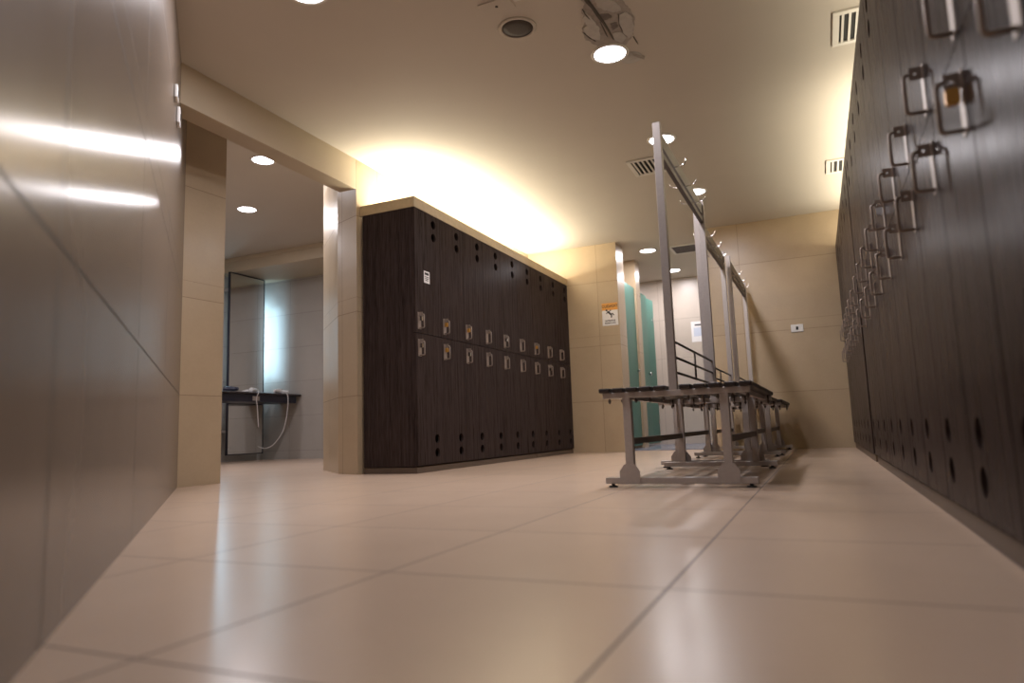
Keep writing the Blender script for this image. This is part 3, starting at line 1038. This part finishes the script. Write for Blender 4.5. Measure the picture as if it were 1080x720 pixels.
def hair_dryer(loc, rz, mat, label, cord=None, cordmat=None):
    t = thing('hair_dryer', label, 'hair dryer', loc, (0, 0, rz), None)
    bm = bmesh.new()
    r = 0.036
    fx = lambda u, v, w: (w, u, v + r)
    lathe(bm, [(0, -0.075), (0.026, -0.073), (0.034, -0.06), (r, -0.03), (r, 0.01), (0.031, 0.05), (0.026, 0.085), (0.022, 0.09), (0, 0.088)], 20, fx)
    obj('barrel', bm, mat, t)
    bm = bmesh.new()
    lathe(bm, [(0.0, 0.086), (0.024, 0.086), (0.020, 0.115), (0.012, 0.118), (0.0, 0.112)], 16, fx)
    obj('nozzle', bm, mat, t)
    bm = bmesh.new()
    tube(bm, [(-0.015, 0.02, r), (-0.025, 0.07, 0.030), (-0.035, 0.12, 0.024), (-0.037, 0.14, 0.022)], [0.019, 0.018, 0.016, 0.012], 12)
    obj('handle', bm, mat, t)
    if cord:
        inv = (Matrix.Translation(Vector(loc)) @ Matrix.Rotation(rz, 4, 'Z')).inverted()
        sm = []
        P = [Vector(p) for p in cord]
        for i in range(len(P) - 1):
            p0, p1, p2, p3 = P[max(i - 1, 0)], P[i], P[i + 1], P[min(i + 2, len(P) - 1)]
            for k in range(5):
                u = k / 5
                sm.append(0.5 * ((2 * p1) + (p2 - p0) * u + (2 * p0 - 5 * p1 + 4 * p2 - p3) * u * u + (3 * p1 - p0 - 3 * p2 + p3) * u ** 3))
        sm.append(P[-1])
        bm = bmesh.new()
        tube(bm, [inv @ p for p in sm], 0.0055, 7)
        obj('cord', bm, cordmat or M['white_cord'], t, label='thin hanging cord')
    return t


EX = -6.86
hair_dryer((-7.02, 7.56, CT + 0.002), -1.35, M['white_plastic'], 'white hair dryer with a long looping cord at the counter end',
           [(-6.965, 7.51, CT + 0.02), (-6.94, 7.53, CT + 0.012), (EX, 7.56, CT - 0.02), (EX + 0.005, 7.56, 0.72), (EX - 0.02, 7.54, 0.50), (EX - 0.05, 7.50, 0.36),
            (EX - 0.13, 7.42, 0.21), (EX - 0.22, 7.36, 0.17), (EX - 0.30, 7.32, 0.20)])
hair_dryer((-7.08, 7.14, CT + 0.001), 1.9, M['white_plastic'], 'white hair dryer lying by the middle of the counter',
           [(-7.25, 7.07, CT + 0.022), (-7.22, 7.16, CT + 0.012), (-7.05, 7.16, CT + 0.010), (-6.90, 7.05, CT + 0.012), (EX, 7.01, CT - 0.02), (-6.893, 7.01, CT - 0.09), (-6.885, 7.02, 0.72), (-6.89, 7.04, 0.56), (-6.89, 7.05, 0.46)])
hair_dryer((-7.06, 6.70, CT + 0.001), 0.6, M['navy'], 'dark hair dryer on the counter by the pillar edge')

# small white boxes high on the foreground wall, close to the beam
dwd = (DW1 - DW0).normalized()
ang = math.atan2(dwd.y, dwd.x)
nrm = Vector((dwd.y, -dwd.x))
nrm = nrm if nrm.dot(Vector((1, 0))) > 0 else -nrm


def on_dw(dist_x):
    k = (dist_x - DW0.x) / dwd.x
    return DW0 + dwd * k


for xx, zz, hh, lab in ((-2.91, 2.075, 0.035, 'upper small white box on the foreground wall beside the beam'), (-3.085, 2.055, 0.045, 'lower small white box on the foreground wall beside the beam')):
    p = on_dw(xx) + nrm * 0.002
    t = thing('wall_sensor', lab, 'sensor', (p.x, p.y, zz), (0, 0, ang), 'white boxes on the foreground wall')
    sgn = 1 if (Matrix.Rotation(ang, 2) @ Vector((0, 1))).dot(nrm) > 0 else -1
    a, b = sorted((0.0, sgn * 0.016))
    obj('case', box(bmesh.new(), -0.04, 0.04, a, b, -hh, hh), M['white_plastic'], t, bevel=0.004)
    a, b = sorted((sgn * 0.016, sgn * 0.019))
    obj('button', box(bmesh.new(), -0.012, 0.012, a, b, -0.014, 0.014), M['dark'], t, label='dark button')

# ------------------------------------------------------------------ world, camera, view
w = bpy.data.worlds.new('world')
S.world = w
w.use_nodes = True
w.node_tree.nodes['Background'].inputs[0].default_value = (0.05, 0.04, 0.035, 1)
w.node_tree.nodes['Background'].inputs[1].default_value = 0.2

p, r, yw = math.radians(7.379), math.radians(-2.0005), math.radians(24.037)
fwd = Vector((-math.sin(yw) * math.cos(p), math.cos(yw) * math.cos(p), math.sin(p)))
right = Vector((math.cos(yw), math.sin(yw), 0))
up = right.cross(fwd)
r2 = right * math.cos(r) + up * math.sin(r)
u2 = -right * math.sin(r) + up * math.cos(r)
cd = bpy.data.cameras.new('camera')
cam = bpy.data.objects.new('camera', cd)
C.objects.link(cam)
m = Matrix.Identity(4)
for i in range(3):
    m[i][0], m[i][1], m[i][2] = r2[i], u2[i], -fwd[i]
m.translation = Vector((0, 0, CAM_H))
cam.matrix_world = m
cd.sensor_fit = 'HORIZONTAL'
cd.sensor_width = 36
cd.lens = 726.3 / 1080 * 36
cd.clip_start = 0.02
cd.dof.use_dof = True
cd.dof.focus_distance = 5.2
cd.dof.aperture_fstop = 1.8
S.camera = cam

S.view_settings.view_transform = 'Standard'
S.view_settings.look = 'None'
S.view_settings.gamma = 1.0
S.view_settings.exposure = -0.15
S.view_settings.use_curve_mapping = False
cy = S.cycles
cy.use_denoising = True
cy.max_bounces = 8
cy.diffuse_bounces = 5
cy.glossy_bounces = 4
cy.transmission_bounces = 6
cy.caustics_reflective = False
cy.caustics_refractive = False
cy.sample_clamp_indirect = 6.0
